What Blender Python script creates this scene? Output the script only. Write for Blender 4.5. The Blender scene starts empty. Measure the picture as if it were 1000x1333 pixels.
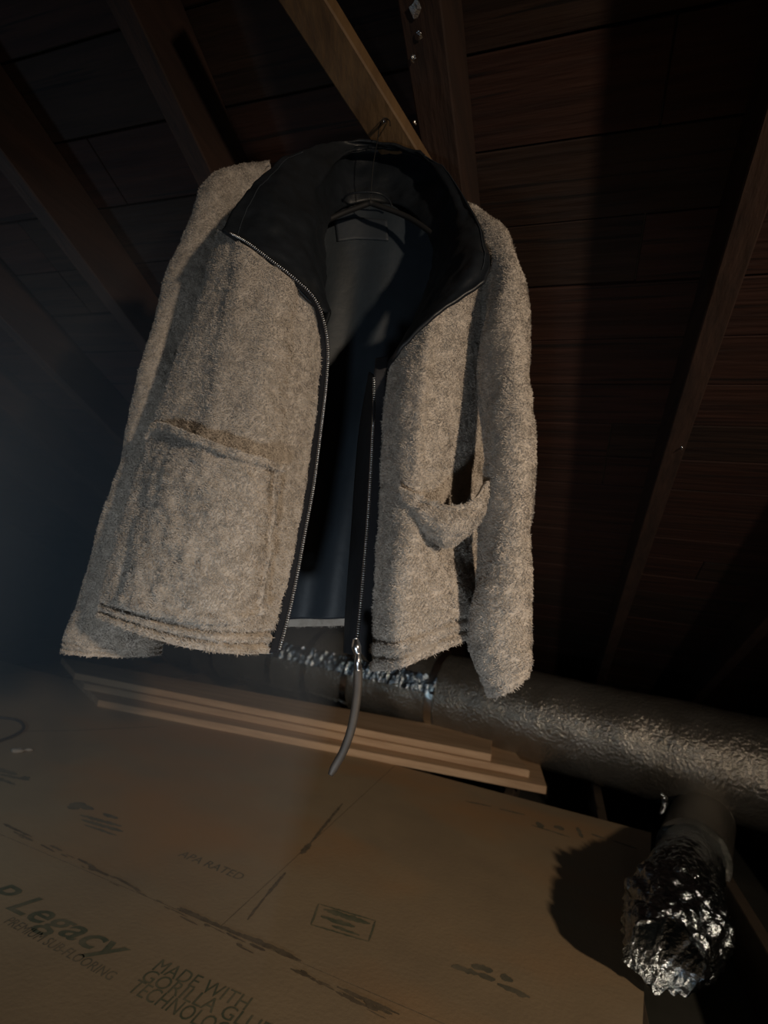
import bpy, math, random
import numpy as np
from mathutils import Vector, Matrix
random.seed(7); RNG = np.random.default_rng(7)
scn = bpy.context.scene
COL = scn.collection

# ------------------------------------------------------------------ camera
EYE = np.array([0, 0, .85]); FPX = 680.
PITCH = math.atan(93 / 680); ROLL = math.radians(8)
_F = np.array([0, math.cos(PITCH), math.sin(PITCH)])
_r = np.array([1, 0, 0]); _u = np.array([0, -math.sin(PITCH), math.cos(PITCH)])
_R = math.cos(ROLL) * _r + math.sin(ROLL) * _u
_U = -math.sin(ROLL) * _r + math.cos(ROLL) * _u
cd = bpy.data.cameras.new('camera'); cam = bpy.data.objects.new('camera', cd); COL.objects.link(cam)
cd.sensor_fit = 'VERTICAL'; cd.sensor_height = 24; cd.lens = 24 * FPX / 1333; cd.clip_start = .02
cd.dof.use_dof = True; cd.dof.focus_distance = .74; cd.dof.aperture_fstop = 3.2
cam.matrix_world = Matrix(((_R[0], _U[0], -_F[0], EYE[0]), (_R[1], _U[1], -_F[1], EYE[1]), (_R[2], _U[2], -_F[2], EYE[2]), (0, 0, 0, 1)))
scn.camera = cam

# ------------------------------------------------------------------ world, lights, exposure
w = bpy.data.worlds.new('world'); scn.world = w; w.use_nodes = True
w.node_tree.nodes['Background'].inputs[0].default_value = (.55, .62, .75, 1)
w.node_tree.nodes['Background'].inputs[1].default_value = .011
scn.view_settings.view_transform = 'Standard'; scn.view_settings.look = 'None'
scn.view_settings.exposure = 0; scn.view_settings.gamma = 1
scn.view_settings.use_curve_mapping = False


def area(name, loc, target, size, power, color, spread=180):
    l = bpy.data.lights.new(name, 'AREA'); l.shape = 'DISK'; l.size = size; l.energy = power; l.color = color
    l.spread = math.radians(spread)
    o = bpy.data.objects.new(name, l); COL.objects.link(o); o.location = loc
    o.rotation_euler = (Vector(target) - Vector(loc)).to_track_quat('-Z', 'Y').to_euler()
    return o


area('warm_lamp', (1.40, -1.30, 1.42), (-.1, 2.4, .26), .12, 8.0, (1, .79, .58), 75)
area('cool_lamp', (-.14, -.40, .26), (-.12, 1.0, .56), .12, 1.35, (.84, .93, 1), 85)
area('cool_torch', (-1.55, .80, .62), (-1.4, 2.6, 1.0), .12, 3.3, (.50, .76, 1), 175)


# ------------------------------------------------------------------ geometry helpers
def ray(x, y): return _F + (x - 500) / FPX * _R + (666.5 - y) / FPX * _U


def at(x, y, d):
    r = ray(x, y); return EYE + r * d / r[1]


def onz(x, y, z=0.):
    r = ray(x, y); return EYE + r * (z - EYE[2]) / r[2]


def proj(P):
    d = np.asarray(P) - EYE; z = d @ _F
    return np.stack([500 + FPX * (d @ _R) / z, 666.5 - FPX * (d @ _U) / z], -1)


TH = math.radians(20)
BV = np.array([math.sin(TH), math.cos(TH), 0]); AV = np.array([math.cos(TH), -math.sin(TH), 0])
ZR, TR = 2.29, .43                                    # roof height over the camera, fall per metre
ZV = np.array([0, 0, 1.])
SL = (BV - TR * ZV) / math.hypot(1, TR)               # down the slope
NR = (TR * BV + ZV) / math.hypot(1, TR)               # roof normal, up


def uq(u, q, z=0.): return AV * u + BV * q + ZV * z
def roofp(u, q, dz=0.): return uq(u, q, ZR - TR * q) - NR * dz


def vn(P, s, seed=0):
    """smooth value noise in -1..1"""
    Q = np.asarray(P) / s + 100.3 + seed * 17.1
    i = np.floor(Q).astype(np.int64); f = Q - i; f = f * f * (3 - 2 * f)
    out = 0
    for a in (0, 1):
        for b in (0, 1):
            for c in (0, 1):
                h = (i[..., 0] + a) * 73856093 ^ (i[..., 1] + b) * 19349663 ^ (i[..., 2] + c) * 83492791
                h = (h ^ (h >> 13)) * 1274126177 & 0x7fffffff
                v = (h % 10007) / 5003.5 - 1
                out = out + v * (f[..., 0] if a else 1 - f[..., 0]) * (f[..., 1] if b else 1 - f[..., 1]) * (f[..., 2] if c else 1 - f[..., 2])
    return out


def props(o, label=None, cat=None, group=None, kind=None):
    if label: o['label'] = label
    if cat: o['category'] = cat
    if group: o['group'] = group
    if kind: o['kind'] = kind
    return o


def mesh(name, V, Fc, mat, parent=None, smooth=True):
    me = bpy.data.meshes.new(name)
    V = np.asarray(V, dtype=np.float32)
    if isinstance(Fc, np.ndarray):
        n, k = Fc.shape
        me.vertices.add(len(V)); me.vertices.foreach_set('co', V.ravel())
        me.loops.add(n * k); me.loops.foreach_set('vertex_index', Fc.ravel().astype(np.int32))
        me.polygons.add(n); me.polygons.foreach_set('loop_start', np.arange(0, n * k, k, dtype=np.int32))
        me.update(calc_edges=True)
    else:
        me.from_pydata([tuple(map(float, v)) for v in V], [], Fc)
    if smooth: me.polygons.foreach_set('use_smooth', np.ones(len(me.polygons), dtype=bool))
    me.materials.append(mat)
    o = bpy.data.objects.new(name, me); COL.objects.link(o)
    if parent: o.parent = parent
    return o


def empty(name, label=None, cat=None, group=None, kind=None, loc=None):
    o = bpy.data.objects.new(name, None); COL.objects.link(o); o.empty_display_size = .05
    return props(o, label, cat, group, kind)


def boxV(c, X, Y, Z, jit=0.):
    """box from a corner with edge vectors"""
    V = [c + a * X + b * Y + d * Z for d in (0, 1) for b in (0, 1) for a in (0, 1)]
    V = np.array(V)
    return V


BOXF = [(0, 2, 3, 1), (4, 5, 7, 6), (0, 1, 5, 4), (2, 6, 7, 3), (0, 4, 6, 2), (1, 3, 7, 5)]


def beam(name, c, X, Y, Z, mat, parent=None, bev=.003):
    o = mesh(name, boxV(np.asarray(c, float), X, Y, Z), BOXF, mat, parent, smooth=False)
    if np.linalg.det(np.array([X, Y, Z])) < 0: o.data.flip_normals()
    if bev:
        m = o.modifiers.new('bevel', 'BEVEL'); m.width = bev; m.segments = 1
    return o


def cr(P, n, axis=0):
    """Catmull-Rom resample along axis to n samples"""
    P = np.moveaxis(np.asarray(P, float), axis, 0); k = len(P)
    t = np.linspace(0, k - 1 - 1e-9, n); i = t.astype(int); f = (t - i).reshape((-1,) + (1,) * (P.ndim - 1))
    E = np.concatenate([2 * P[:1] - P[1:2], P, 2 * P[-1:] - P[-2:-1]])
    a, b, c, d = E[i], E[i + 1], E[i + 2], E[i + 3]
    r = .5 * (2 * b + (c - a) * f + (2 * a - 5 * b + 4 * c - d) * f ** 2 + (3 * b - a - 3 * c + d) * f ** 3)
    return np.moveaxis(r, 0, axis)


def grid(G, nr, nc):
    """control rows of (px,py,depth) -> points"""
    W = np.array([[at(*p) for p in row] for row in G])
    return cr(cr(W, nr, 0), nc, 1)


def normals(S, closed=False):
    if closed:
        du = np.roll(S, -1, 1) - np.roll(S, 1, 1)
    else:
        du = np.gradient(S, axis=1)
    dv = np.gradient(S, axis=0)
    n = np.cross(du, dv); return n / (np.linalg.norm(n, axis=-1, keepdims=True) + 1e-12)


def quads(nr, nc, closed=False, off=0):
    c = nc if closed else nc - 1
    i, j = np.meshgrid(np.arange(nr - 1), np.arange(c), indexing='ij')
    j2 = (j + 1) % nc
    return np.stack([i * nc + j, (i + 1) * nc + j, (i + 1) * nc + j2, i * nc + j2], -1).reshape(-1, 4) + off


def tufts(S, N, closed, density, length, width, seed, bound_fringe=True):
    """short curly fleece tufts rooted on the surface: verts, quads"""
    rng = np.random.default_rng(seed)
    nr, nc = S.shape[:2]
    A = np.linalg.norm(np.cross(np.roll(S, -1, 1)[:-1] - S[:-1], S[1:] - S[:-1]), axis=-1)
    if not closed: A[:, -1] = 0
    A = np.minimum(A, 1e-3)
    p = A.ravel() / A.sum(); n = int(A.sum() * density)
    k = rng.choice(len(p), n, p=p); i, j = k // nc, k % nc
    fu, fv = rng.random((n, 1)), rng.random((n, 1)); j2 = (j + 1) % nc
    P = (S[i, j] * (1 - fu) + S[i, j2] * fu) * (1 - fv) + (S[i + 1, j] * (1 - fu) + S[i + 1, j2] * fu) * fv
    Nn = N[i, j]
    # lean direction: clumped noise field
    D = np.stack([vn(P, .010, seed + 1), vn(P, .010, seed + 2), vn(P, .010, seed + 3) - .25], -1) + rng.normal(0, .35, (n, 3))
    D -= Nn * (D * Nn).sum(-1, keepdims=True); D /= np.linalg.norm(D, axis=-1, keepdims=True) + 1e-9
    L = (length * rng.uniform(.6, 1.3, n))[:, None]
    side = np.cross(D, Nn); tw = rng.normal(0, .5, (n, 1)); side = side + Nn * tw; side /= np.linalg.norm(side, axis=-1, keepdims=True)
    wd = (width * rng.uniform(.6, 1.4, n))[:, None] * .5
    a0 = P - Nn * .001
    a1 = P + Nn * L * .42 + D * L * .30
    a2 = P + Nn * L * .60 + D * L * .85 + rng.normal(0, .0008, (n, 3))
    V = np.stack([a0 - side * wd, a0 + side * wd, a1 - side * wd, a1 + side * wd, a2 - side * wd * .4, a2 + side * wd * .4], 1).reshape(-1, 3)
    b = (np.arange(n) * 6)[:, None]
    Fq = np.concatenate([b + np.array([[0, 1, 3, 2]]), b + np.array([[2, 3, 5, 4]])])
    return V, Fq


def sheet(name, S, mat, parent, thick=.004, lump=0., fur=0., furlen=.0030, seed=0, flip=False, closed=False, furw=.0008, ridge=None, away=False):
    """cloth with front and back layers, rim, optional lumps and fleece tufts"""
    if not closed:
        N = normals(S); flip = bool((N * (EYE - S)).sum() < 0) != away
    N = normals(S, closed) * (-1 if flip else 1)
    if ridge is not None: S = S + N * ridge[..., None]
    if lump:
        S = S + N * (vn(S, .022, seed) * lump + vn(S, .009, seed + 5) * lump * .6)[..., None]
    nr, nc = S.shape[:2]
    V = [S.reshape(-1, 3), (S - N * thick).reshape(-1, 3)]; n = nr * nc
    q = quads(nr, nc, closed)
    Fq = [q if flip else q[:, ::-1], (q[:, ::-1] if flip else q) + n]
    idx = np.arange(n).reshape(nr, nc)
    loops = [(idx[0], closed), (idx[-1][::-1], closed)]
    if not closed: loops += [(idx[::-1, 0], False), (idx[:, -1], False)]
    for lp, c in loops:
        a = lp; b = np.roll(lp, -1) if c else None
        if c: qq = np.stack([a, b, b + n, a + n], -1)
        else: qq = np.stack([a[:-1], a[1:], a[1:] + n, a[:-1] + n], -1)
        Fq.append(qq if flip else qq[:, ::-1])
    if fur:
        tv, tf = tufts(S, N, closed, fur, furlen, furw, seed + 9)
        Fq.append(tf + 2 * n); V.append(tv)
    return mesh(name, np.concatenate(V), np.concatenate(Fq), mat, parent), S, N


def tube(name, pts, rad, mat, parent=None, n=12, res=None, wob=None, caps=True):
    P = np.asarray(pts, float)
    if res: P = cr(P, res)
    r = np.asarray(rad, float) * np.ones(1) if np.ndim(rad) == 0 else np.asarray(rad, float)
    r = np.interp(np.linspace(0, 1, len(P)), np.linspace(0, 1, len(r)), r)
    T = np.gradient(P, axis=0); T /= np.linalg.norm(T, axis=1, keepdims=True)
    up = np.array([0, 0, 1.]) if abs(T[0][2]) < .9 else np.array([0, 1., 0])
    X = np.cross(T, up); X /= np.linalg.norm(X, axis=1, keepdims=True); Y = np.cross(X, T)
    a = np.arange(n) * 2 * np.pi / n
    S = P[:, None] + r[:, None, None] * (np.cos(a)[None, :, None] * X[:, None] + np.sin(a)[None, :, None] * Y[:, None])
    if wob is not None: S = wob(S, P)
    Fq = [tuple(x) for x in quads(len(P), n, True)[:, ::-1]]
    if caps:
        Fq.append(tuple(range(n))); Fq.append(tuple(range((len(P) - 1) * n, len(P) * n))[::-1])
    return mesh(name, S.reshape(-1, 3), Fq, mat, parent)


# ------------------------------------------------------------------ materials
def mat(name, col=(.5, .5, .5), rough=.7, metal=0., var=None, scale=6., vec=(1, 1, 1), bump=0., bscale=60., bdist=.01,
        coord='Object', detail=5., rot=(0, 0, 0), layer2=None, sheen=0., spec=.5):
    m = bpy.data.materials.new(name); m.use_nodes = True
    nt = m.node_tree; N = nt.nodes; L = nt.links; bs = N['Principled BSDF']
    bs.inputs['Base Color'].default_value = (*col, 1); bs.inputs['Roughness'].default_value = rough
    bs.inputs['Metallic'].default_value = metal; bs.inputs['Specular IOR Level'].default_value = spec
    if sheen: bs.inputs['Sheen Weight'].default_value = sheen; bs.inputs['Sheen Roughness'].default_value = .6
    tc = N.new('ShaderNodeTexCoord'); mp = N.new('ShaderNodeMapping')
    rt = N.new('ShaderNodeMapping'); rt.inputs['Rotation'].default_value = rot; L.new(tc.outputs[coord], rt.inputs[0])
    mp.inputs['Scale'].default_value = vec; L.new(rt.outputs[0], mp.inputs[0])
    if var:
        nz = N.new('ShaderNodeTexNoise'); nz.inputs['Scale'].default_value = scale; nz.inputs['Detail'].default_value = detail
        nz.inputs['Roughness'].default_value = .65
        L.new(mp.outputs[0], nz.inputs['Vector'])
        cr_ = N.new('ShaderNodeValToRGB'); cr_.color_ramp.elements[0].color = (*var, 1); cr_.color_ramp.elements[1].color = (*col, 1)
        cr_.color_ramp.elements[0].position = .36; cr_.color_ramp.elements[1].position = .62
        L.new(nz.outputs[0], cr_.inputs[0]); out = cr_.outputs[0]
        if layer2:
            c2, s2, lo, hi, v2 = layer2
            mp2 = N.new('ShaderNodeMapping'); mp2.inputs['Scale'].default_value = v2
            L.new(rt.outputs[0], mp2.inputs[0])
            n2 = N.new('ShaderNodeTexNoise'); n2.inputs['Scale'].default_value = s2; n2.inputs['Detail'].default_value = 3
            L.new(mp2.outputs[0], n2.inputs['Vector'])
            r2 = N.new('ShaderNodeMapRange'); r2.inputs[1].default_value = lo; r2.inputs[2].default_value = hi
            L.new(n2.outputs[0], r2.inputs[0])
            mx = N.new('ShaderNodeMix'); mx.data_type = 'RGBA'
            L.new(r2.outputs[0], mx.inputs[0]); L.new(out, mx.inputs[6]); mx.inputs[7].default_value = (*c2, 1); out = mx.outputs[2]
        L.new(out, bs.inputs['Base Color'])
    if bump:
        nb = N.new('ShaderNodeTexNoise'); nb.inputs['Scale'].default_value = bscale; nb.inputs['Detail'].default_value = 6
        L.new(mp.outputs[0], nb.inputs['Vector'])
        bp = N.new('ShaderNodeBump'); bp.inputs['Strength'].default_value = bump; bp.inputs['Distance'].default_value = bdist
        L.new(nb.outputs[0], bp.inputs['Height']); L.new(bp.outputs[0], bs.inputs['Normal'])
    return m


RZ = (0, 0, TH)       # rotates world coordinates into the building's axes
M = {}
M['osb'] = mat('osb_subfloor', (.37, .275, .165), .62, var=(.30, .225, .140), scale=1.7, bump=.25, bscale=90, bdist=.003, rot=RZ,
               layer2=((.42, .235, .105), 1.0, .48, .66, (1, 1.6, 1)))
M['joint'] = mat('dark_joint', (.11, .082, .050), .9, var=(.19, .145, .09), scale=25)
M['ink'] = mat('faded_ink', (.12, .11, .075), .8, var=(.21, .175, .115), scale=14)
M['ink_green'] = mat('green_ink', (.085, .100, .060), .8, var=(.19, .17, .105), scale=16)
M['sheath'] = mat('old_sheathing', (.052, .020, .013), .8, var=(.026, .010, .007), scale=5, vec=(.35, 5, 5), rot=RZ, bump=.5, bscale=14,
                  layer2=((.012, .006, .005), 7, .60, .68, (.28, 9, 9)))
M['sheath_b'] = mat('old_sheathing_dark', (.040, .020, .013), .8, var=(.020, .010, .007), scale=6, vec=(.35, 5, 5), rot=RZ, bump=.5, bscale=14,
                    layer2=((.010, .006, .005), 8, .58, .66, (.28, 9, 9)))
M['rafter'] = mat('old_rafter', (.048, .024, .016), .75, var=(.028, .015, .011), scale=5, vec=(6, .5, 3), rot=RZ, bump=.4, bscale=12)
M['brace'] = mat('pale_brace', (.20, .12, .055), .65, var=(.13, .075, .035), scale=5, vec=(5, 2, .5), bump=.3, bscale=14)
M['board'] = mat('pine_board', (.60, .41, .25), .6, var=(.44, .28, .16), scale=3.2, vec=(.6, 7, 7), rot=(0, 0, math.radians(11)), bump=.3, bscale=12)
M['joist'] = mat('joist_wood', (.08, .055, .035), .85, var=(.05, .035, .022), scale=4, bump=.3, bscale=14)
M['gypsum'] = mat('dusty_gypsum', (.055, .055, .045), .9, var=(.035, .036, .028), scale=3)
M['wall'] = mat('dark_gable', (.06, .045, .035), .85, var=(.035, .025, .02), scale=3)
M['fleece'] = mat('cream_fleece', (.54, .485, .425), .95, var=(.44, .39, .335), scale=60, sheen=.35, spec=.1, detail=3)
M['leather'] = mat('black_leather', (.013, .017, .023), .46, var=(.009, .012, .016), scale=18, bump=.35, bscale=55, bdist=.004)
M['lining'] = mat('dark_lining', (.024, .035, .048), .55, var=(.018, .026, .035), scale=7, bump=.3, bscale=22, bdist=.006)
M['tape'] = mat('zipper_tape', (.012, .013, .017), .8)
M['patch'] = mat('neck_patch', (.026, .034, .045), .6)
M['steel'] = mat('zipper_metal', (.62, .64, .68), .28, 1.)
M['strap'] = mat('puller_leather', (.060, .050, .042), .55, var=(.035, .030, .026), scale=30)
M['black'] = mat('black_plastic', (.008, .008, .009), .7)
M['foil'] = mat('duct_foil', (.36, .34, .30), .22, .78, var=(.28, .26, .22), scale=5, bump=1., bscale=75, bdist=.007)
M['crinkle'] = mat('crinkled_foil', (.46, .52, .56), .20, 1., bump=.8, bscale=70, bdist=.010)  # bluish base colour stands in for cool glints; the foil itself is neutral
M['foiltape'] = mat('foil_tape', (.60, .57, .52), .24, 1., bump=.35, bscale=70, bdist=.004)
M['foilbit'] = mat('foil_scrap', (.85, .85, .85), .2, 1., bump=.4, bscale=200)
M['cable'] = mat('dark_cable', (.03, .025, .02), .6)
M['crumb'] = mat('plaster_crumb', (.33, .28, .22), .9)

# ------------------------------------------------------------------ roof: sheathing boards and rafters
ceiling = empty('ceiling', kind='structure')
WB = .178; q0 = -1.25; k = 0
while q0 < 5.3:
    u0 = -4.6; rr = random.Random(k)
    wgap = rr.uniform(.003, .008)
    while u0 < 3.2:
        ln = rr.choice([1.41, 1.88, 2.35, 2.82]) if u0 > -4.6 else rr.choice([.94, 1.41, 1.88, 2.35])
        u1 = min(u0 + ln, 3.2)
        beam('sheathing_board', roofp(u0 + .001, q0) + NR * rr.uniform(0, .003), AV * (u1 - u0 - .003), SL * (WB - wgap), NR * .02,
             M['sheath'] if rr.random() < .6 else M['sheath_b'], ceiling, bev=.0015)
        u0 = u1
    q0 += WB / math.hypot(1, TR); k += 1
# felt above the boards closes the gaps between them
beam('roof_felt', roofp(-4.7, -1.3) + NR * .026, AV * 8, SL * 7.3, NR * .01, M['joint'], ceiling, bev=0)

rl = {-2.64: 'old brown rafter furthest left, half lost in the gloom', -2.17: 'dark rafter at far left, only its lower stretch showing behind the jacket',
      -1.70: 'brown rafter at left with a lit reddish patch on its underside', -1.23: 'dark bluish rafter second from the left edge of the roof in view',
      -.76: 'rafter left of the jacket shoulder with a narrow brown underside', -.293: 'dark rafter above the jacket with shiny foil flecks on it',
      .205: 'reddish brown rafter right of the jacket with a bright nail tip', .69: 'rafter at the right end of the roof, past the nail-tipped one',
      1.16: 'rafter beyond the right edge of the view'}
raf = {}
for u, lb in rl.items():
    wdt = .062 if u == -.293 else .045
    o = beam('rafter', roofp(u * 1.2, -1.2, .165), AV * wdt * 1.2, SL * 6.9, NR * .164, M['rafter'], None)
    props(o, lb, 'rafter', 'rafters of the old roof'); raf[u] = o

# pale brace that runs from upper left to the flecked rafter
def under(x, y, dz):
    r_ = ray(x, y); return EYE + r_ * ((NR @ (roofp(0, 0, dz) - EYE)) / (r_ @ NR))


p0, p1 = under(322, -110, .203), under(545, 240, .203)      # nailed flat across the undersides of the rafters
ax = p1 - p0; ln = np.linalg.norm(ax); ax /= ln; sd = np.cross(NR, ax)
br = beam('brace', p0 - sd * .036, ax * ln, sd * .072, NR * .037, M['brace'])
props(br, 'pale orange wooden brace meeting the flecked rafter above the jacket collar', 'brace')

# thin dusty haze hanging in the left half of the attic
hm = bpy.data.materials.new('dust_haze'); hm.use_nodes = True; hn = hm.node_tree; hn.nodes.remove(hn.nodes['Principled BSDF'])
hv = hn.nodes.new('ShaderNodeVolumeScatter'); hv.inputs['Density'].default_value = .12; hv.inputs['Color'].default_value = (.85, .92, 1, 1)
hn.links.new(hv.outputs[0], hn.nodes['Material Output'].inputs['Volume'])
hz = mesh('haze', boxV(np.array([-3.2, .99, .13]), np.array([3.1, 0, 0]), np.array([0, 1.9, 0]), np.array([0, 0, 1.5])), BOXF, hm, None, False)
props(hz, kind='stuff')

# ------------------------------------------------------------------ outer walls
for nm, c, X, Z in (('wall_left', uq(-4.65, -1.3, -.3), BV * 6.7, ZV * 3.0), ('wall_right', uq(3.25, -1.3, -.3), BV * 6.7, ZV * 3.0)):
    o = beam(nm, c, X, AV * .04, Z, M['wall'], None, bev=0); o['kind'] = 'structure'
o = beam('wall_back', uq(-4.6, 5.3, -.3), AV * 7.8, BV * .04, ZV * .45, M['wall'], None, bev=0); o['kind'] = 'structure'

# ------------------------------------------------------------------ floor: joists, ceiling board beneath, subfloor panels
floor = empty('floor', kind='structure')
beam('gypsum_board', uq(-4.6, -1.2, -.24), AV * 7.8, BV * 6.5, ZV * .013, M['gypsum'], floor, bev=0)
for i in range(18):
    beam('joist', uq(-4.24 + i * .405, -1.2, -.226), AV * .04, BV * 6.4, ZV * .203, M['joist'], floor)
panels = {}


def panel(key, u0, u1, qa, qb):
    g = .0009; z = -.022
    o = beam('subfloor_panel', uq(u0 + g, qa + g, z), AV * (u1 - u0 - 2 * g), BV * (qb - qa - 2 * g), ZV * .022, M['osb'], floor, bev=0)
    o.data.materials.append(M['joint'])
    for p_ in o.data.polygons:
        if abs(p_.normal.z) < .5: p_.material_index = 1      # dark sealed edges
    panels[key] = o; return o


panel('far_left', -3.14, -.70, 1.195, 2.58); panel('far_right', -.70, .415, 1.195, 2.58)
_me = panels['far_right'].data                       # sawn away on the right where the branch duct drops into the gap
for _v in _me.vertices:
    _c = np.array(_v.co)
    if _c @ AV > .3 and _c @ BV < 2: _v.co = uq(.20, 1.196, _c[2])
panel('near_left', -2.35, .30, 0, 1.1945); panel('near_right', .30, 2.5, 0, 1.1945)
panel('side', .30, 2.5, 1.195, 1.36); panel('rear_left', -3.1, -.4, -1.2, -.005); panel('rear_right', -.4, 2.5, -1.2, -.005)
panel('outer_left', -4.3, -3.145, 1.195, 2.58); panel('outer_near', -4.3, -2.355, 0, 1.19)


def ink(txt, px0, px1, size, key, material, label, bold=.0, shear=0., sx=1., lines=1.0):
    """flat print on the floor starting at floor point px0 and reading towards px1"""
    a, b = onz(*px0), onz(*px1)
    cu = bpy.data.curves.new('print', 'FONT'); cu.body = txt; cu.size = 1; cu.offset = bold; cu.shear = shear; cu.space_line = lines
    cu.resolution_u = 3; cu.space_character = 1.02
    t = bpy.data.objects.new('tmp', cu); COL.objects.link(t); dg = bpy.context.evaluated_depsgraph_get()
    me = bpy.data.meshes.new_from_object(t.evaluated_get(dg)); bpy.data.objects.remove(t)
    n = len(me.vertices); V = np.empty(n * 3, np.float32); me.vertices.foreach_get('co', V); V = V.reshape(-1, 3)
    X = b - a; X /= np.linalg.norm(X); Y = np.cross(ZV, X)
    wd = V[:, 0].max()
    sxx = (np.linalg.norm(b - a) / wd) if sx is None else size * sx
    W = a + V[:, :1] * sxx * X + V[:, 1:2] * size * Y; W[:, 2] = .0006
    me.vertices.foreach_set('co', W.astype(np.float32).ravel()); me.update()
    me.materials.clear(); me.materials.append(material)
    o = bpy.data.objects.new('printed_lettering', me); COL.objects.link(o); o.parent = panels[key]; o['label'] = label
    return o


def stroke(px, wpx, key, material, label, z=.0006, name='printed_mark'):
    """ink stroke polygon list [(x,y)...] quads on floor"""
    V = []; Fc = []; ids = []
    for (a, b, wd) in px:
        A, B = onz(*a), onz(*b); X = B - A; X /= np.linalg.norm(X); Y = np.cross(ZV, X) * wd / 2
        n = max(3, int(np.linalg.norm(B - A) / .007)); rg = random.Random(int(a[0] * 7 + a[1] * 13)); k = len(V)
        for t in range(n + 1):
            f = t / n; e_ = 1 if name in ('drawn_line',) else min(1, .35 + 3 * min(f, 1 - f)); c = A + (B - A) * f
            V += [c - Y * e_ * rg.uniform(.55, 1.15), c + Y * e_ * rg.uniform(.55, 1.15)]
        Fc += [(k + 2 * t, k + 2 * t + 2, k + 2 * t + 3, k + 2 * t + 1) for t in range(n)]; ids += [len(ids) and ids[-1] + 1 or 1] * (2 * n + 2)
    V = np.array(V); V[:, 2] = z + .00002 * np.array(ids)
    o = mesh(name, V, Fc, material, panels[key], smooth=False); o['label'] = label; return o


ink('LP Legacy', (-52, 1153), (150, 1253), .092, 'near_left', M['ink_green'], 'large bold dark green product lettering', bold=.014, shear=.30, sx=None)
ink('PREMIUM SUB-FLOORING', (3, 1201), (142, 1277), .034, 'near_left', M['ink'], 'small faded line of print below the large lettering', bold=.0, sx=None)
ink('MADE WITH', (196, 1262), (318, 1316), .050, 'near_left', M['ink_green'], 'blurred green print, first of three lines', bold=.0, sx=None)
ink('GORILLA GLUE', (180, 1275), (345, 1352), .048, 'near_left', M['ink_green'], 'blurred green print, second of three lines', bold=.0, sx=None)
ink('TECHNOLOGY', (164, 1290), (302, 1360), .050, 'near_left', M['ink_green'], 'blurred green print, third of three lines', bold=.0, sx=None)
ink('APA RATED', (231, 1114), (312, 1146), .046, 'far_left', M['ink'], 'smeared black stamp of two short words', bold=.0, sx=None)
# small stamp with emblem and three ruled lines
stroke([((88, 1052), (112, 1047), .055), ((100, 1048), (122, 1054), .03), ((134, 1059), (153, 1066), .02), ((104, 1061), (158, 1076), .018),
        ((106, 1067), (160, 1083), .018), ((110, 1074), (152, 1088), .012)], 0, 'far_left', M['ink'], 'faded grade stamp of a blot and three lines')
stroke([((-8, 999), (22, 1009), .030), ((0, 1008), (38, 1016), .02), ((-6, 1012), (20, 1022), .018), ((26, 1012), (38, 1014), .035)], 0, 'far_left', M['ink'],
       'faded grade stamp cut by the left edge of the photo')
# boxed stamp
bx = [((415, 1177), (489, 1199)), ((489, 1199), (480, 1226)), ((480, 1226), (405, 1204)), ((405, 1204), (415, 1177))]
stroke([(a, b, .006) for a, b in bx] + [((422, 1184), (482, 1203), .022), ((418, 1193), (462, 1207), .018), ((432, 1205), (468, 1218), .012)], 0, 'far_right',
       M['ink_green'], 'small boxed green stamp')
stroke([((588, 1258), (622, 1268), .022), ((614, 1257), (642, 1264), .026), ((622, 1268), (645, 1276), .022), ((652, 1270), (668, 1278), .026),
        ((648, 1281), (690, 1299), .020)], 0, 'far_right', M['ink'], 'smudged black stamp near the foil covered branch')
stroke([((606, 1043), (640, 1050), .014), ((650, 1053), (684, 1061), .016), ((692, 1074), (742, 1090), .012), ((700, 1070), (706, 1078), .03),
        ((722, 1075), (734, 1081), .04), ((752, 1077), (758, 1091), .02), ((770, 1086), (788, 1092), .02), ((796, 1094), (830, 1105), .012)], 0, 'far_right',
       M['ink'], 'faint measuring marks printed along the far edge')
# dirt caught in the long joint, glue squeezed in the short one
rr = random.Random(4)
segs = []
for i in range(60):
    x = rr.uniform(-5, 500); t = x / 465; y = 1072 + 230 * t + rr.gauss(0, 2.6)
    l = rr.uniform(5, 26); segs.append(((x, y), (x + l, y + l * .5 + rr.uniform(-1, 1)), rr.uniform(.003, .010)))
segs += [((235, 1183), (292, 1210), .014), ((286, 1206), (330, 1226), .012), ((318, 1218), (392, 1252), .016), ((440, 1286), (520, 1322), .010)]
s_ = stroke(segs, 0, 'far_left', M['joint'], 'dark dirt smears along the long joint', name='dirt_smear'); s_['kind'] = 'stuff'
stroke([((446, 1046), (404, 1098), .012), ((404, 1098), (392, 1112), .022), ((372, 1136), (345, 1168), .010), ((345, 1168), (322, 1198), .007)], 0, 'far_right',
       M['joint'], 'dark stain along the short joint', name='joint_stain')

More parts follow.
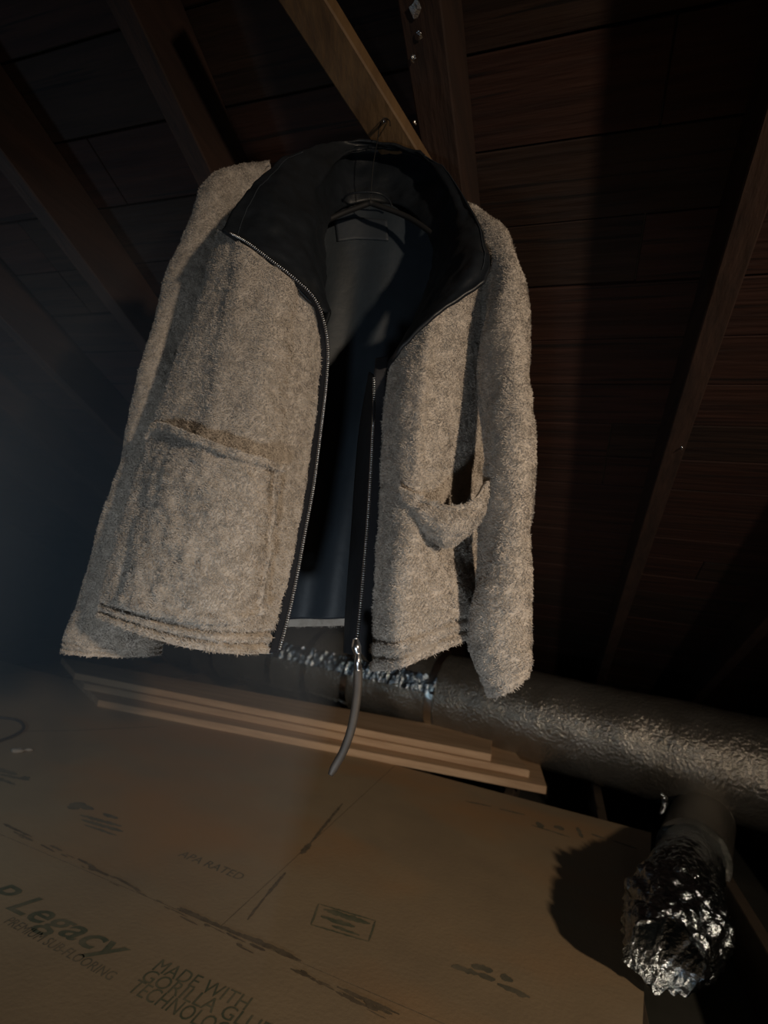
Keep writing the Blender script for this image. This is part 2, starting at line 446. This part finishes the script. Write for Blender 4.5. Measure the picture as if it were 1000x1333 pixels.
# loose cable loop and crumbs at far left
cpts = [onz(-30, 976, .006), onz(-5, 966, .006), onz(18, 958, .006), onz(31, 948, .006), onz(24, 938, .006), onz(0, 934, .006), onz(-30, 933, .006)]
props(tube('cable', cpts, .006, M['cable'], None, 8, 40), 'dark cable curling onto the subfloor at the far left of the photo', 'cable')
stroke([((32, 952), (95, 951), .008), ((95, 951), (205, 946), .008)], 0, 'far_left', M['joint'], 'thin drawn line', name='drawn_line')
for i, (x, y, r, lb) in enumerate([(22, 977, .018, 'larger pale crumb of plaster on the subfloor below the cable'), (37, 976, .011, 'smaller pale crumb beside the larger one on the subfloor')]):
    c = onz(x, y, r * .4); a = np.linspace(0, 2 * np.pi, 11)[:-1]
    S = np.array([[c + np.array([math.cos(t) * math.sin(p) * r * 1.4, math.sin(t) * math.sin(p) * r, math.cos(p) * r * .5]) for t in a] for p in np.linspace(.1, 3.04, 7)])
    S = S + (vn(S, .012, i) * .004)[..., None] * np.array([1, 1, .6]); S[..., 2] = np.maximum(S[..., 2], .0004)
    Fq = [tuple(x_) for x_ in quads(7, 10, True)] + [tuple(range(10)), tuple(range(60, 70))[::-1]]
    props(mesh('plaster_crumb', S.reshape(-1, 3), Fq, M['crumb'], None, False), lb, 'crumb')

# ------------------------------------------------------------------ stacked loose boards along the edge of the floor
def flatboard(nl, nr, fl_, fr, z0, z1, lb):
    """near-left, near-right, far-right, far-left pixels on the top face at z1"""
    T = [onz(*p, z1) for p in (nl, nr, fr, fl_)]
    V = [np.array([*t[:2], z0]) for t in T] + T
    o = mesh('loose_board', V, [(0, 3, 2, 1), (4, 5, 6, 7), (0, 1, 5, 4), (1, 2, 6, 5), (2, 3, 7, 6), (3, 0, 4, 7)], M['board'], None, False)
    m = o.modifiers.new('b', 'BEVEL'); m.width = .003; m.segments = 1
    props(o, lb, 'board', 'loose boards stacked at the edge of the subfloor')


flatboard((128, 911), (712, 1024), (96, 880), (700, 985), .0005, .036, 'lowest loose pine board lying flat on the edge of the subfloor')
flatboard((110, 889), (690, 1003), (90, 862), (660, 965), .037, .072, 'middle loose pine board, stepped back on the lowest one')
flatboard((98, 876), (640, 982), (80, 856), (641, 957), .073, .108, 'topmost and shortest loose pine board of the stepped stack')

# ------------------------------------------------------------------ foil wrapped duct
duct = empty('foil_duct', 'long silver foil wrapped air duct lying behind the jacket hem and the boards', 'duct')
DZ, DR = .235, .245
A, B = onz(330, 846, DZ), onz(960, 998, DZ); dd = (B - A) / np.linalg.norm(B - A)
Dp = [A - dd * 1.9, A - dd * .9, A, (A + B) / 2 + np.array([0, 0, .004]), B, B + dd * .8]


def wobD(S, P):
    n = S - P[:, None]; n /= np.linalg.norm(n, axis=-1, keepdims=True)
    return S + n * (vn(S, .12, 1) * .006 + vn(S, .035, 2) * .0022 + vn(S, .014, 3) * .0010)[..., None]


tube('duct_body', Dp, DR, M['foil'], duct, 96, 520, wobD)
# joint tapes round the duct
L0 = np.linalg.norm(B - A)
for i, s in enumerate([-.75, -.2, .33, .62, .93, 1.5]):
    c = A + dd * s; 
    def wobT(S, P):
        n = S - P[:, None]; n /= np.linalg.norm(n, axis=-1, keepdims=True)
        return S + n * (vn(S, .025, 7) * .0022 + vn(S, .01, 8) * .0014)[..., None]
    tube('joint_tape', [c, c + dd * .022, c + dd * .045], DR + .009, M['foiltape'], duct, 90, 5, wobT, caps=False)
# lengthwise seam tape, wrinkled, along the upper front and the lower edge
side = np.cross(dd, ZV); side = side if side[1] < 0 else -side


def seam(ang, s0, s1, w_, lift, amp, seed, m, name='seam_tape'):
    n = int((s1 - s0) / .006); t = np.linspace(s0, s1, n); a = np.linspace(-.5, .5, 7)
    S = np.zeros((n, 7, 3))
    for j, aj in enumerate(a):
        g = ang + aj * w_ / DR
        S[:, j] = A + dd * t[:, None] + (side * math.cos(g) + ZV * math.sin(g)) * (DR + lift)
    nn = normals(S); nn = nn * np.sign((nn * (side * math.cos(ang) + ZV * math.sin(ang))).sum(-1))[..., None]
    S = S + nn * (vn(S, .018, seed) * amp + vn(S, .008, seed + 1) * amp * .6)[..., None]
    return mesh(name, S.reshape(-1, 3), quads(n, 7), m, duct)


seam(.36, -.4, 1.55, .10, .014, .013, 11, M['crinkle'])
seam(-1.0, -.2, 2.6, .016, .010, .002, 13, M['foiltape'])
# loose foil scraps lying below it on the boards
rr = random.Random(3)
for i, (x0, y0, x1, y1, lb) in enumerate([(303, 882, 392, 902, 'crumpled strip of torn foil under the duct, left of the zipper strap'),
                                      (395, 899, 452, 917, 'short crumpled foil shred under the duct, beside the zipper strap')]):
    a_, b_ = onz(x0, y0, .122), onz(x1, y1, .122); X = b_ - a_; Yd = np.cross(ZV, X / np.linalg.norm(X)) * .05
    S = np.array([[a_ + X * t + Yd * v for v in np.linspace(0, 1, 8)] for t in np.linspace(0, 1, 50)])
    S[..., 2] += vn(S, .03, 20 + i) * .010 + vn(S, .012, 22 + i) * .006
    props(mesh('foil_scrap', S.reshape(-1, 3), quads(50, 8), M['foiltape'], None), lb, 'foil scrap')

# branch: crinkled foil covered flexible duct that comes towards the viewer and rests on the side panel
bd = empty('branch_duct', 'crumpled shiny foil branch duct running from the main duct to lower right of the photo', 'duct')
bp = [at(912, 1072, 2.48), at(906, 1098, 2.25), at(899, 1122, 2.0), at(889, 1155, 1.75), at(879, 1197, 1.5), at(868, 1240, 1.33)]
br_ = [.112, .110, .104, .100, .106, .064]


def wobB(S, P):
    n = S - P[:, None]; n /= np.linalg.norm(n, axis=-1, keepdims=True)
    k = np.clip((np.arange(len(P)) / len(P) - .36) * 2.2, .08, 1)[:, None]
    a = np.abs(vn(S, .05, 31)) * .024 + np.abs(vn(S, .022, 32)) * .018 + vn(S, .010, 33) * .006
    T = S + n * (a * k)[..., None]
    # ragged mouth: lower left of the end hangs further out
    e = np.clip((np.arange(len(P)) / len(P) - .86) / .14, 0, 1)[:, None]
    lft = np.clip((-(n[..., 0]) + .1), 0, 1) * .09 + vn(S, .05, 35) * .02
    ax_ = (P[-1] - P[-3]) / np.linalg.norm(P[-1] - P[-3])
    T = T + ax_ * (e * lft)[..., None]
    return T


tube('flexible_sleeve', bp, br_, M['crinkle'], bd, 110, 200, wobB)
tube('collar_band', [at(914, 1068, 2.5), at(906, 1098, 2.25), at(902, 1114, 2.07)], [.128, .126, .124], M['foil'], bd, 60, 20, None, caps=True)
# torn foil lip and edge where the branch leaves the duct
lp = [at(862, 1030, 2.1), at(866, 1046, 2.08), at(858, 1062, 2.06)]
tube('torn_foil_lip', lp, [.004, .012, .003], M['crinkle'], bd, 8, 24, lambda S, P: S + (vn(S, .012, 40) * .008)[..., None])

# ------------------------------------------------------------------ bright bits on the rafters
for i, (x, y, s, u, lb) in enumerate([(541, 12, .010, -.293, 'dull silver flake high on the rafter, topmost of four'), (547, 45, .0055, -.293, 'bright gold silver flake on the rafter, second from the top'),
                                  (538, 76, .005, -.293, 'small crooked foil flake on the rafter, third from the top'), (541, 160, .004, -.293, 'faint lowest flake on the rafter above the collar')]):
    r = ray(x, y); n_ = r @ NR; q_ = (NR @ (roofp(0, 0, .168) - EYE)) / n_; c = EYE + r * q_
    rr = random.Random(i); V = []; nV = 9
    for j in range(nV):
        a = j / nV * 6.283; g = s * rr.uniform(.5, 1.2); V.append(c + AV * math.cos(a) * g + SL * math.sin(a) * g * 1.3 - NR * rr.uniform(.0, .003))
    V.append(c - NR * .004)
    props(mesh('foil_flake', V, [(j, (j + 1) % nV, nV) for j in range(nV)], M['foilbit'], None, False), lb, 'foil flake')
r = ray(888, 582); q_ = (NR @ (roofp(0, 0, .165) - EYE)) / (r @ NR); c = EYE + r * q_
nail = tube('nail_tip', [c + NR * .01, c - NR * .008, c - NR * .012], [.0035, .003, .001], M['foilbit'], raf[.205], 8); nail['label'] = 'bright steel nail tip'

# ------------------------------------------------------------------ jacket
jk = empty('jacket', 'cream fleece jacket with black leather lining hanging open from the rafters', 'jacket')
FUR = 560000
GL = [[(300, 305, .80), (287, 300, .715), (335, 332, .685), (380, 364, .685), (415, 396, .72)],
      [(272, 385, .84), (262, 385, .745), (305, 398, .69), (365, 410, .675), (418, 445, .72)],
      [(232, 490, .85), (222, 498, .755), (283, 505, .69), (350, 512, .665), (411, 540, .70)],
      [(198, 590, .86), (188, 592, .755), (262, 605, .675), (335, 615, .66), (397, 640, .69)],
      [(168, 700, .86), (154, 700, .75), (245, 715, .668), (320, 725, .66), (378, 740, .68)],
      [(150, 770, .86), (136, 768, .745), (235, 790, .665), (305, 800, .66), (362, 800, .675)],
      [(140, 806, .86), (127, 804, .745), (215, 836, .665), (290, 850, .66), (350, 851, .675)]]
NRW, NCW = 190, 120


def back(p, a, y0=400):
    """turn an inner edge away from the viewer below the collar"""
    x, y, d = p; return (x, y, d + a * min(max((y - y0) / 90, 0), 1))


for r_ in GL: r_[4] = back(r_[4], .060)
SLp = grid(GL, NRW, NCW)


def hemridge(nr, nc, lines, depth=.008, wid=1.9, edge=None):
    r = np.zeros((nr, nc))
    for l in lines:
        r -= depth * np.exp(-((np.arange(nr) - l * nr)[:, None] / wid) ** 2)
    return r


rdg = hemridge(NRW, NCW, [.905, .955])
ly = np.linspace(0, 1, NCW)[None, :]; lx = np.linspace(0, 1, NRW)[:, None]
rdg = rdg + .010 * np.exp(-((ly - .47 - .06 * np.sin(lx * 5)) / .07) ** 2) * np.clip(1.3 - lx, 0, 1) - .012 * np.exp(-((ly - .86) / .05) ** 2) * np.clip(1 - lx * 1.2, 0, 1)
oL, SL_, NL = sheet('front_panel', SLp, M['fleece'], jk, .006, .0015, FUR, seed=1, flip=False, ridge=rdg); oL['label'] = 'left front fleece panel with a patch pocket'
mesh('front_lining', (SL_ - NL * .0085).reshape(-1, 3), quads(NRW, NCW), M['leather'], jk)['label'] = 'black lining inside the left front'

GR = [[(507, 478, .715), (540, 432, .705), (582, 392, .700), (617, 364, .71), (640, 372, .80)],
      [(500, 525, .695), (530, 505, .675), (566, 492, .672), (604, 480, .715), (634, 480, .87)],
      [(497, 590, .685), (525, 580, .665), (558, 580, .662), (592, 575, .715), (630, 590, .87)],
      [(494, 660, .675), (520, 660, .66), (552, 658, .662), (584, 655, .72), (628, 660, .86)],
      [(489, 735, .67), (515, 735, .65), (552, 730, .652), (590, 725, .705), (624, 725, .84)],
      [(485, 800, .665), (512, 805, .65), (556, 797, .652), (602, 782, .685), (624, 780, .78)],
      [(482, 874, .66), (518, 871, .65), (562, 854, .652), (610, 832, .69), (634, 822, .78)]]
for r_ in GR: r_[0] = back(r_[0], .055, 440)
SRp = grid(GR, NRW, 100)
ly = np.linspace(0, 1, 100)[None, :]
rdg = hemridge(NRW, 100, [.905, .955]) + .008 * np.exp(-((ly - .40) / .06) ** 2) * np.exp(-((lx - .2) / .3) ** 2) + .006 * np.sin(lx * 9 + ly * 6) * np.exp(-((ly - .5) / .2) ** 2)
oR, SR_, NR_ = sheet('front_panel', SRp, M['fleece'], jk, .006, .0015, FUR, seed=2, ridge=rdg); oR['label'] = 'right front fleece panel with a sagging pocket'
mesh('front_lining', (SR_ - NR_ * .0085).reshape(-1, 3), quads(NRW, 100), M['leather'], jk)['label'] = 'black lining inside the right front'

# patch pocket, left: follows the panel, proud of it, mouth open
pj = proj(SL_.reshape(-1, 3)); dflat = SL_.reshape(-1, 3)[:, 1]


def depth_at(x, y, k=6):
    d = (pj[:, 0] - x) ** 2 + (pj[:, 1] - y) ** 2; i = np.argpartition(d, k)[:k]; return dflat[i].mean()


top = [(196, 566), (212, 552), (255, 566), (305, 586), (345, 598), (360, 607)]
bot = [(140, 770), (165, 790), (210, 803), (260, 812), (315, 810), (342, 796)]
mid1 = [(180, 622), (205, 620), (245, 630), (295, 645), (340, 655), (357, 660)]
mid2 = [(160, 695), (185, 705), (228, 715), (278, 725), (330, 728), (350, 728)]
PG = []
for r_, row in enumerate([top, mid1, mid2, bot]):
    o_ = [.026, .022, .017, .013][r_]
    PG.append([(x, y, depth_at(x, y) - (o_ if 0 < c_ < 5 else .006)) for c_, (x, y) in enumerate(row)])
SP = grid(PG, 110, 90)
e = np.zeros((110, 90)); e[:6] += .008; e[:, -6:] += .005
e += .0035 * np.exp(-((np.arange(110) - 106)[:, None] / 2.) ** 2)
oP, _, _ = sheet('patch_pocket', SP, M['fleece'], jk, .008, .0030, FUR * 1.1, seed=3, ridge=e); oP['label'] = 'large flat fleece patch pocket'

PGR = [[(520, 634, .655), (550, 648, .642), (580, 660, .632), (612, 654, .632), (635, 626, .655)],
       [(526, 652, .650), (552, 668, .630), (582, 682, .618), (613, 674, .624), (636, 644, .655)],
       [(538, 674, .650), (560, 692, .634), (584, 701, .626), (610, 690, .635), (632, 662, .662)],
       [(552, 694, .655), (566, 708, .650), (586, 714, .652), (606, 700, .662), (626, 678, .680)]]
SP2 = grid(PGR, 50, 80)
e = np.zeros((50, 80)); e[:4] += .003
oP2, _, _ = sheet('patch_pocket', SP2, M['fleece'], jk, .007, .0024, FUR * 1.1, seed=4, ridge=e); oP2['label'] = 'sagging fleece pocket gaping open'

# sleeves as closed tapering tubes


def sleeve(rows, n, nr, seed, lb, cuff_lines, yofs):
    R_ = []
    for (o, i, d, h) in rows:
        O, I = at(*o, d), at(*i, d); c = (O + I) / 2; ax1 = (O - I) / 2
        a = np.linspace(0, 2 * np.pi, 17)[:-1]
        R_.append([c + ax1 * math.cos(t) + np.array([0, -1, 0]) * h * math.sin(t) for t in a])
    R_ = cr(np.array(R_), nr, 0)
    R_ = np.concatenate([R_, R_[:, :1]], 1); R_ = cr(R_, n + 1, 1)[:, :-1]
    N0 = normals(R_, True); cen = R_.mean(1, keepdims=True)
    flip = ((N0 * (R_ - cen)).sum() < 0)
    r_ = np.zeros((nr, n))
    for l in cuff_lines: r_ -= .004 * np.exp(-((np.arange(nr) - l * nr)[:, None] / 1.6) ** 2)
    yy = np.linspace(0, 1, nr)[:, None]; ph = np.linspace(0, 2 * np.pi, n)[None, :]
    r_ = r_ + .004 * np.sin(yy * 34 + 2.5 * np.sin(ph)) * np.exp(-((yy - .5) / .35) ** 2)
    o, S, N = sheet('sleeve', R_, M['fleece'], jk, .006, .0017, FUR, seed=seed, flip=flip, closed=True, ridge=r_)
    o['label'] = lb
    # dark lining that closes the sleeve a little above the cuff
    k = nr - 10; inner = S[k] - N[k] * .008; c = inner.mean(0)
    V = np.concatenate([S[-1] - N[-1] * .0075, inner, [c]]); Fq = [(j, (j + 1) % n, n + (j + 1) % n, n + j) for j in range(n)] + [(n + j, n + (j + 1) % n, 2 * n) for j in range(n)]
    mesh('cuff_lining', V, Fq, M['leather'], o)
    return S


sleeve([((352, 214), (335, 268), 0.905, .02), ((322, 221), (315, 285), 0.905, .04), ((288, 236), (305, 308), 0.900, .055), ((263, 266), (298, 345), 0.895, .06),
        ((243, 320), (285, 390), 0.895, .062), ((222, 378), (270, 425), 0.895, .062), ((204, 432), (250, 468), 0.895, .06), ((187, 510), (240, 522), 0.890, .058),
        ((168, 590), (222, 602), 0.885, .056), ((150, 646), (210, 662), 0.880, .055), ((128, 725), (203, 742), 0.875, .055), ((107, 780), (205, 800), 0.870, .055),
        ((92, 820), (210, 832), 0.865, .053), ((84, 846), (206, 852), 0.865, .05)], 96, 230, 5, 'left fleece sleeve hanging behind the front', [.955, .978], 0)
sleeve([((604, 266), (588, 300), 0.862, .02), ((626, 281), (598, 330), 0.834, .04), ((648, 303), (612, 352), 0.796, .05), ((664, 333), (628, 375), 0.758, .055),
        ((677, 380), (631, 410), 0.730, .055), ((684, 440), (628, 470), 0.710, .055), ((688, 520), (629, 540), 0.700, .055), ((689, 620), (633, 640), 0.690, .055),
        ((688, 700), (627, 720), 0.685, .054), ((686, 775), (616, 790), 0.680, .052), ((690, 838), (612, 838), 0.680, .048), ((689, 860), (622, 872), 0.682, .042),
        ((686, 872), (637, 907), 0.685, .034)], 90, 230, 6, 'right fleece sleeve with a slanting cuff', [.93, .965], 0)

# back: dark lining facing the viewer, fleece behind
GB = [[(300, 300, .86), (370, 262, .92), (480, 252, .95), (575, 275, .92), (625, 330, .86)],
      [(262, 400, .88), (350, 400, .94), (460, 400, .965), (570, 400, .94), (640, 420, .88)],
      [(215, 560, .89), (320, 560, .955), (445, 555, .975), (560, 560, .95), (640, 560, .88)],
      [(170, 700, .90), (290, 700, .96), (425, 690, .98), (550, 700, .955), (640, 700, .87)],
      [(150, 800, .90), (270, 806, .965), (413, 806, .99), (545, 800, .96), (640, 790, .86)]]
SB = grid(GB, 120, 110)
ly = np.linspace(0, 1, 110)[None, :]; lx2 = np.linspace(0, 1, 120)[:, None]
folds = .012 * np.sin(ly * 46 + lx2 * 2.2) * np.clip(lx2 * 2, .2, 1)
oB, SB_, NB = sheet('back_lining', SB, M['lining'], jk, .002, .0, 0, ridge=folds * .6); oB['label'] = 'dark blue black lining of the back'
hem = grid([[(x, y + dy, d + .012) for (x, y, d) in GB[-1]] for dy in (-8, 1, 9)], 14, 110)
SBk = np.concatenate([SB[::3] + np.array([0, .016, 0]), hem[2:] + np.array([0, .004, 0])])
oK, _, _ = sheet('back_panel', SBk, M['fleece'], jk, .008, .001, 60000, seed=8, away=True); oK['label'] = 'fleece outside of the back'
oh, _, _ = sheet('back_hem', hem[3:], M['fleece'], jk, .006, .001, FUR, seed=12, furlen=.005); oh['label'] = 'strip of fleece along the inside back hem'

# collar
CN = [(425, 425, .745), (425, 350, .80), (425, 305, .87), (440, 275, .925), (480, 262, .945), (530, 272, .93), (562, 320, .87), (552, 385, .80), (503, 482, .715)]
CR_ = [(419, 402, .715), (400, 325, .735), (403, 285, .765), (408, 245, .81), (462, 197, .905), (545, 203, .895), (592, 268, .83), (588, 340, .745), (516, 460, .690)]
CM = [(355, 343, .680), (350, 300, .70), (362, 255, .735), (385, 215, .80), (458, 189, .905), (555, 203, .885), (608, 275, .81), (614, 340, .690), (564, 410, .664)]
CO = [(289, 300, .695), (310, 264, .72), (347, 221, .77), (385, 199, .82), (452, 184, .905), (560, 207, .89), (614, 272, .81), (637, 333, .705), (631, 365, .670)]
CI = [(x + (12 if k_ < 4 else -2 if k_ < 6 else -12), y + (5 if k_ in (4, 5) else 3), d + .035) for k_, (x, y, d) in enumerate(CR_)]
CI[8] = (505, 478, .735); CN[8] = (494, 488, .745)
CO = [(x, y, d - .006) for x, y, d in CO]
SC = grid([CN, CI, CR_, CM, CO], 84, 150)
wr = .0035 * vn(SC, .035, 50) + .0018 * vn(SC, .014, 51)
oC, SC_, NC = sheet('collar', SC, M['leather'], jk, .005, 0, 0, flip=False, ridge=wr); oC['label'] = 'wide black leather collar spread open'
# stitch line near the collar edge
tube('collar_stitching', (SC_[77, :60] - NC[77, :60] * 0.0 + np.array([0, -.0012, 0])), .0008, M['patch'], jk, 5)
tube('collar_stitching', (SC_[77, 92:138] + np.array([0, -.0012, 0])), .0008, M['patch'], jk, 5)
# neck patch and hanging loop on the back lining
SN = grid([[(436, 286, .925), (468, 283, .93), (504, 286, .925)], [(439, 314, .93), (470, 311, .935), (506, 313, .93)]], 10, 20)
_pb = proj(SB_.reshape(-1, 3)); _pn = proj(SN.reshape(-1, 3)); _db = SB_.reshape(-1, 3)[:, 1]
_dn = np.array([_db[np.argpartition(((_pb - q_) ** 2).sum(1), 4)[:4]].mean() for q_ in _pn]).reshape(10, 20) - .0025
SN = EYE + (SN - EYE) * (_dn / SN[..., 1])[..., None]
oN, _, _ = sheet('neck_patch', SN, M['patch'], jk, .0015); oN['label'] = 'slightly paler rectangular patch inside the neck'
tube('hanging_loop', [at(446, 264, .925), at(452, 254, .905), at(472, 250, .895), at(494, 252, .898), at(506, 260, .915), at(510, 268, .925)], .0018, M['leather'], jk, 8, 30)

# zippers
ZL = np.array([at(*back(p, .060, 400)) for p in [(294, 301, .692), (320, 314, .680), (350, 336, .678), (385, 363, .682), (409, 387, .700), (421, 415, .712), (427, 452, .712), (425, 500, .70), (418, 560, .69),
                                (409, 630, .683), (398, 690, .677), (386, 755, .673), (375, 805, .671), (363, 849, .671)]])
ZR_ = np.array([at(*back(p, .055, 440)) for p in [(489, 466, .725), (487, 490, .700), (487, 530, .69), (485, 570, .682), (482, 630, .675), (478, 690, .668), (473, 750, .664), (468, 805, .660), (464, 842, .658)]])


def zipper(Z, edge, seed, lb, skip=0.):
    P = cr(Z, 400); s = np.concatenate([[0], np.cumsum(np.linalg.norm(np.diff(P, axis=0), axis=1))]); n = int(s[-1] / .0031)
    t = np.arange(int(skip * n), n) * .0031; n = len(t); Q = np.stack([np.interp(t, s, P[:, k_]) for k_ in range(3)], -1); T = np.gradient(Q, axis=0); T /= np.linalg.norm(T, axis=1, keepdims=True)
    S = np.stack([cr(edge, 160), cr(Z, 160)], 1); S = cr(S, 5, 1)
    tp, _, _ = sheet('zipper_tape', S, M['tape'], jk, .0014); tp['label'] = lb
    V = []; Fq = []
    base = np.array(BOXF)
    for k_ in range(n):
        X = np.cross(T[k_], [0, 1, 0]); X /= np.linalg.norm(X); Y = np.cross(X, T[k_])
        c_ = Q[k_] - X * .0022 - T[k_] * .0008 - Y * .0012
        V.append(boxV(c_, X * .0044, T[k_] * .0017, Y * .0026)); Fq.append(base + 8 * k_)
    o = mesh('zipper_teeth', np.concatenate(V), np.concatenate(Fq), M['steel'], tp, False); o['kind'] = 'stuff'
    return tp


EL = np.array([at(*back(p, .060, 400)) for p in [(290, 303, .697), (316, 318, .686), (346, 341, .684), (381, 369, .688), (404, 392, .706), (413, 417, .717), (415, 452, .717), (411, 500, .708), (406, 560, .70),
                                (398, 630, .692), (385, 690, .686), (371, 755, .681), (361, 805, .679), (348, 850, .678)]])
ER = np.array([at(*back(p, .055, 440)) for p in [(505, 464, .725), (503, 488, .703), (502, 530, .697), (500, 570, .69), (497, 630, .682), (493, 690, .675), (489, 750, .671), (486, 805, .668), (484, 866, .664)]])
zl = zipper(ZL, EL, 1, 'dark zipper tape along the left front and collar')
zr = zipper(ZR_, ER, 2, 'dark zipper tape along the right front', .09)
# folded leather facing left of the right zipper
SF = grid([[(x, y, d + .02) for x, y, d in row_] for row_ in [[(480, 484, .75), (484, 487, .735), (487, 491, .722)], [(466, 570, .77), (475, 570, .74), (485, 571, .719)], [(457, 690, .76), (467, 690, .73), (478, 690, .705)],
           [(449, 800, .74), (457, 803, .715), (468, 806, .697)], [(447, 850, .73), (455, 852, .71), (465, 853, .694)]]], 90, 14)
of, _, _ = sheet('front_facing', SF, M['leather'], jk, .003, flip=False); of['label'] = 'black leather facing folded in behind the right zipper'

# slider, pull tab and leather strap
sl = tube('zipper_slider', [at(463, 832, .655), at(464, 842, .652), at(466, 852, .652)], [.0035, .0062, .0042], M['steel'], jk, 10, 14)
tube('pull_tab', [at(466, 850, .650), at(466, 861, .648), at(466, 872, .650)], [.0028, .0042, .0036], M['steel'], sl, 8, 12)
st = np.array([at(*p) for p in [(466, 866, .650), (466, 890, .650), (463, 920, .648), (457, 950, .646), (447, 978, .644), (437, 996, .643), (430, 1009, .643)]])
C_ = cr(st, 50); T = np.gradient(C_, axis=0); T /= np.linalg.norm(T, axis=1, keepdims=True); X = np.cross(T, [0, 1, 0]); X /= np.linalg.norm(X, axis=1, keepdims=True)
wv = np.interp(np.linspace(0, 1, 50), [0, .06, .9, 1], [.0045, .0055, .0048, .0030])[:, None]
Sst = np.stack([C_ - X * wv, C_ - X * wv * .5 + [0, -.0012, 0], C_ + [0, -.0016, 0], C_ + X * wv * .5 + [0, -.0012, 0], C_ + X * wv], 1)
os_, _, _ = sheet('pull_strap', Sst, M['strap'], jk, .0025); os_['label'] = 'narrow dark leather strap hanging from the zipper slider'

# ------------------------------------------------------------------ clothes hanger and nail
hg = empty('clothes_hanger', 'black hanger inside the collar with a wire hook over a nail', 'hanger')
ctr = at(482, 264, .905)
tube('hanger_arm', [ctr, at(430, 285, .905), at(350, 330, .875), at(300, 365, .86)], [.005, .005, .005, .004], M['black'], hg, 12, 30)
tube('hanger_arm', [ctr, at(535, 285, .895), at(590, 325, .865), at(640, 355, .83)], [.005, .005, .005, .004], M['black'], hg, 12, 30)
tube('hook', [ctr, at(486, 215, .880), at(492, 180, .882), at(494, 164, .884), at(500, 154, .888), at(507, 157, .888), at(508, 164, .888)], .0010, M['black'], hg, 8, 50)
props(tube('nail', [at(500, 158, .865), at(501, 158, .90), at(501, 158, .935)], [.003, .002, .002], M['foilbit'], None, 8), 'steel nail in the brace end that carries the hanger hook', 'nail')
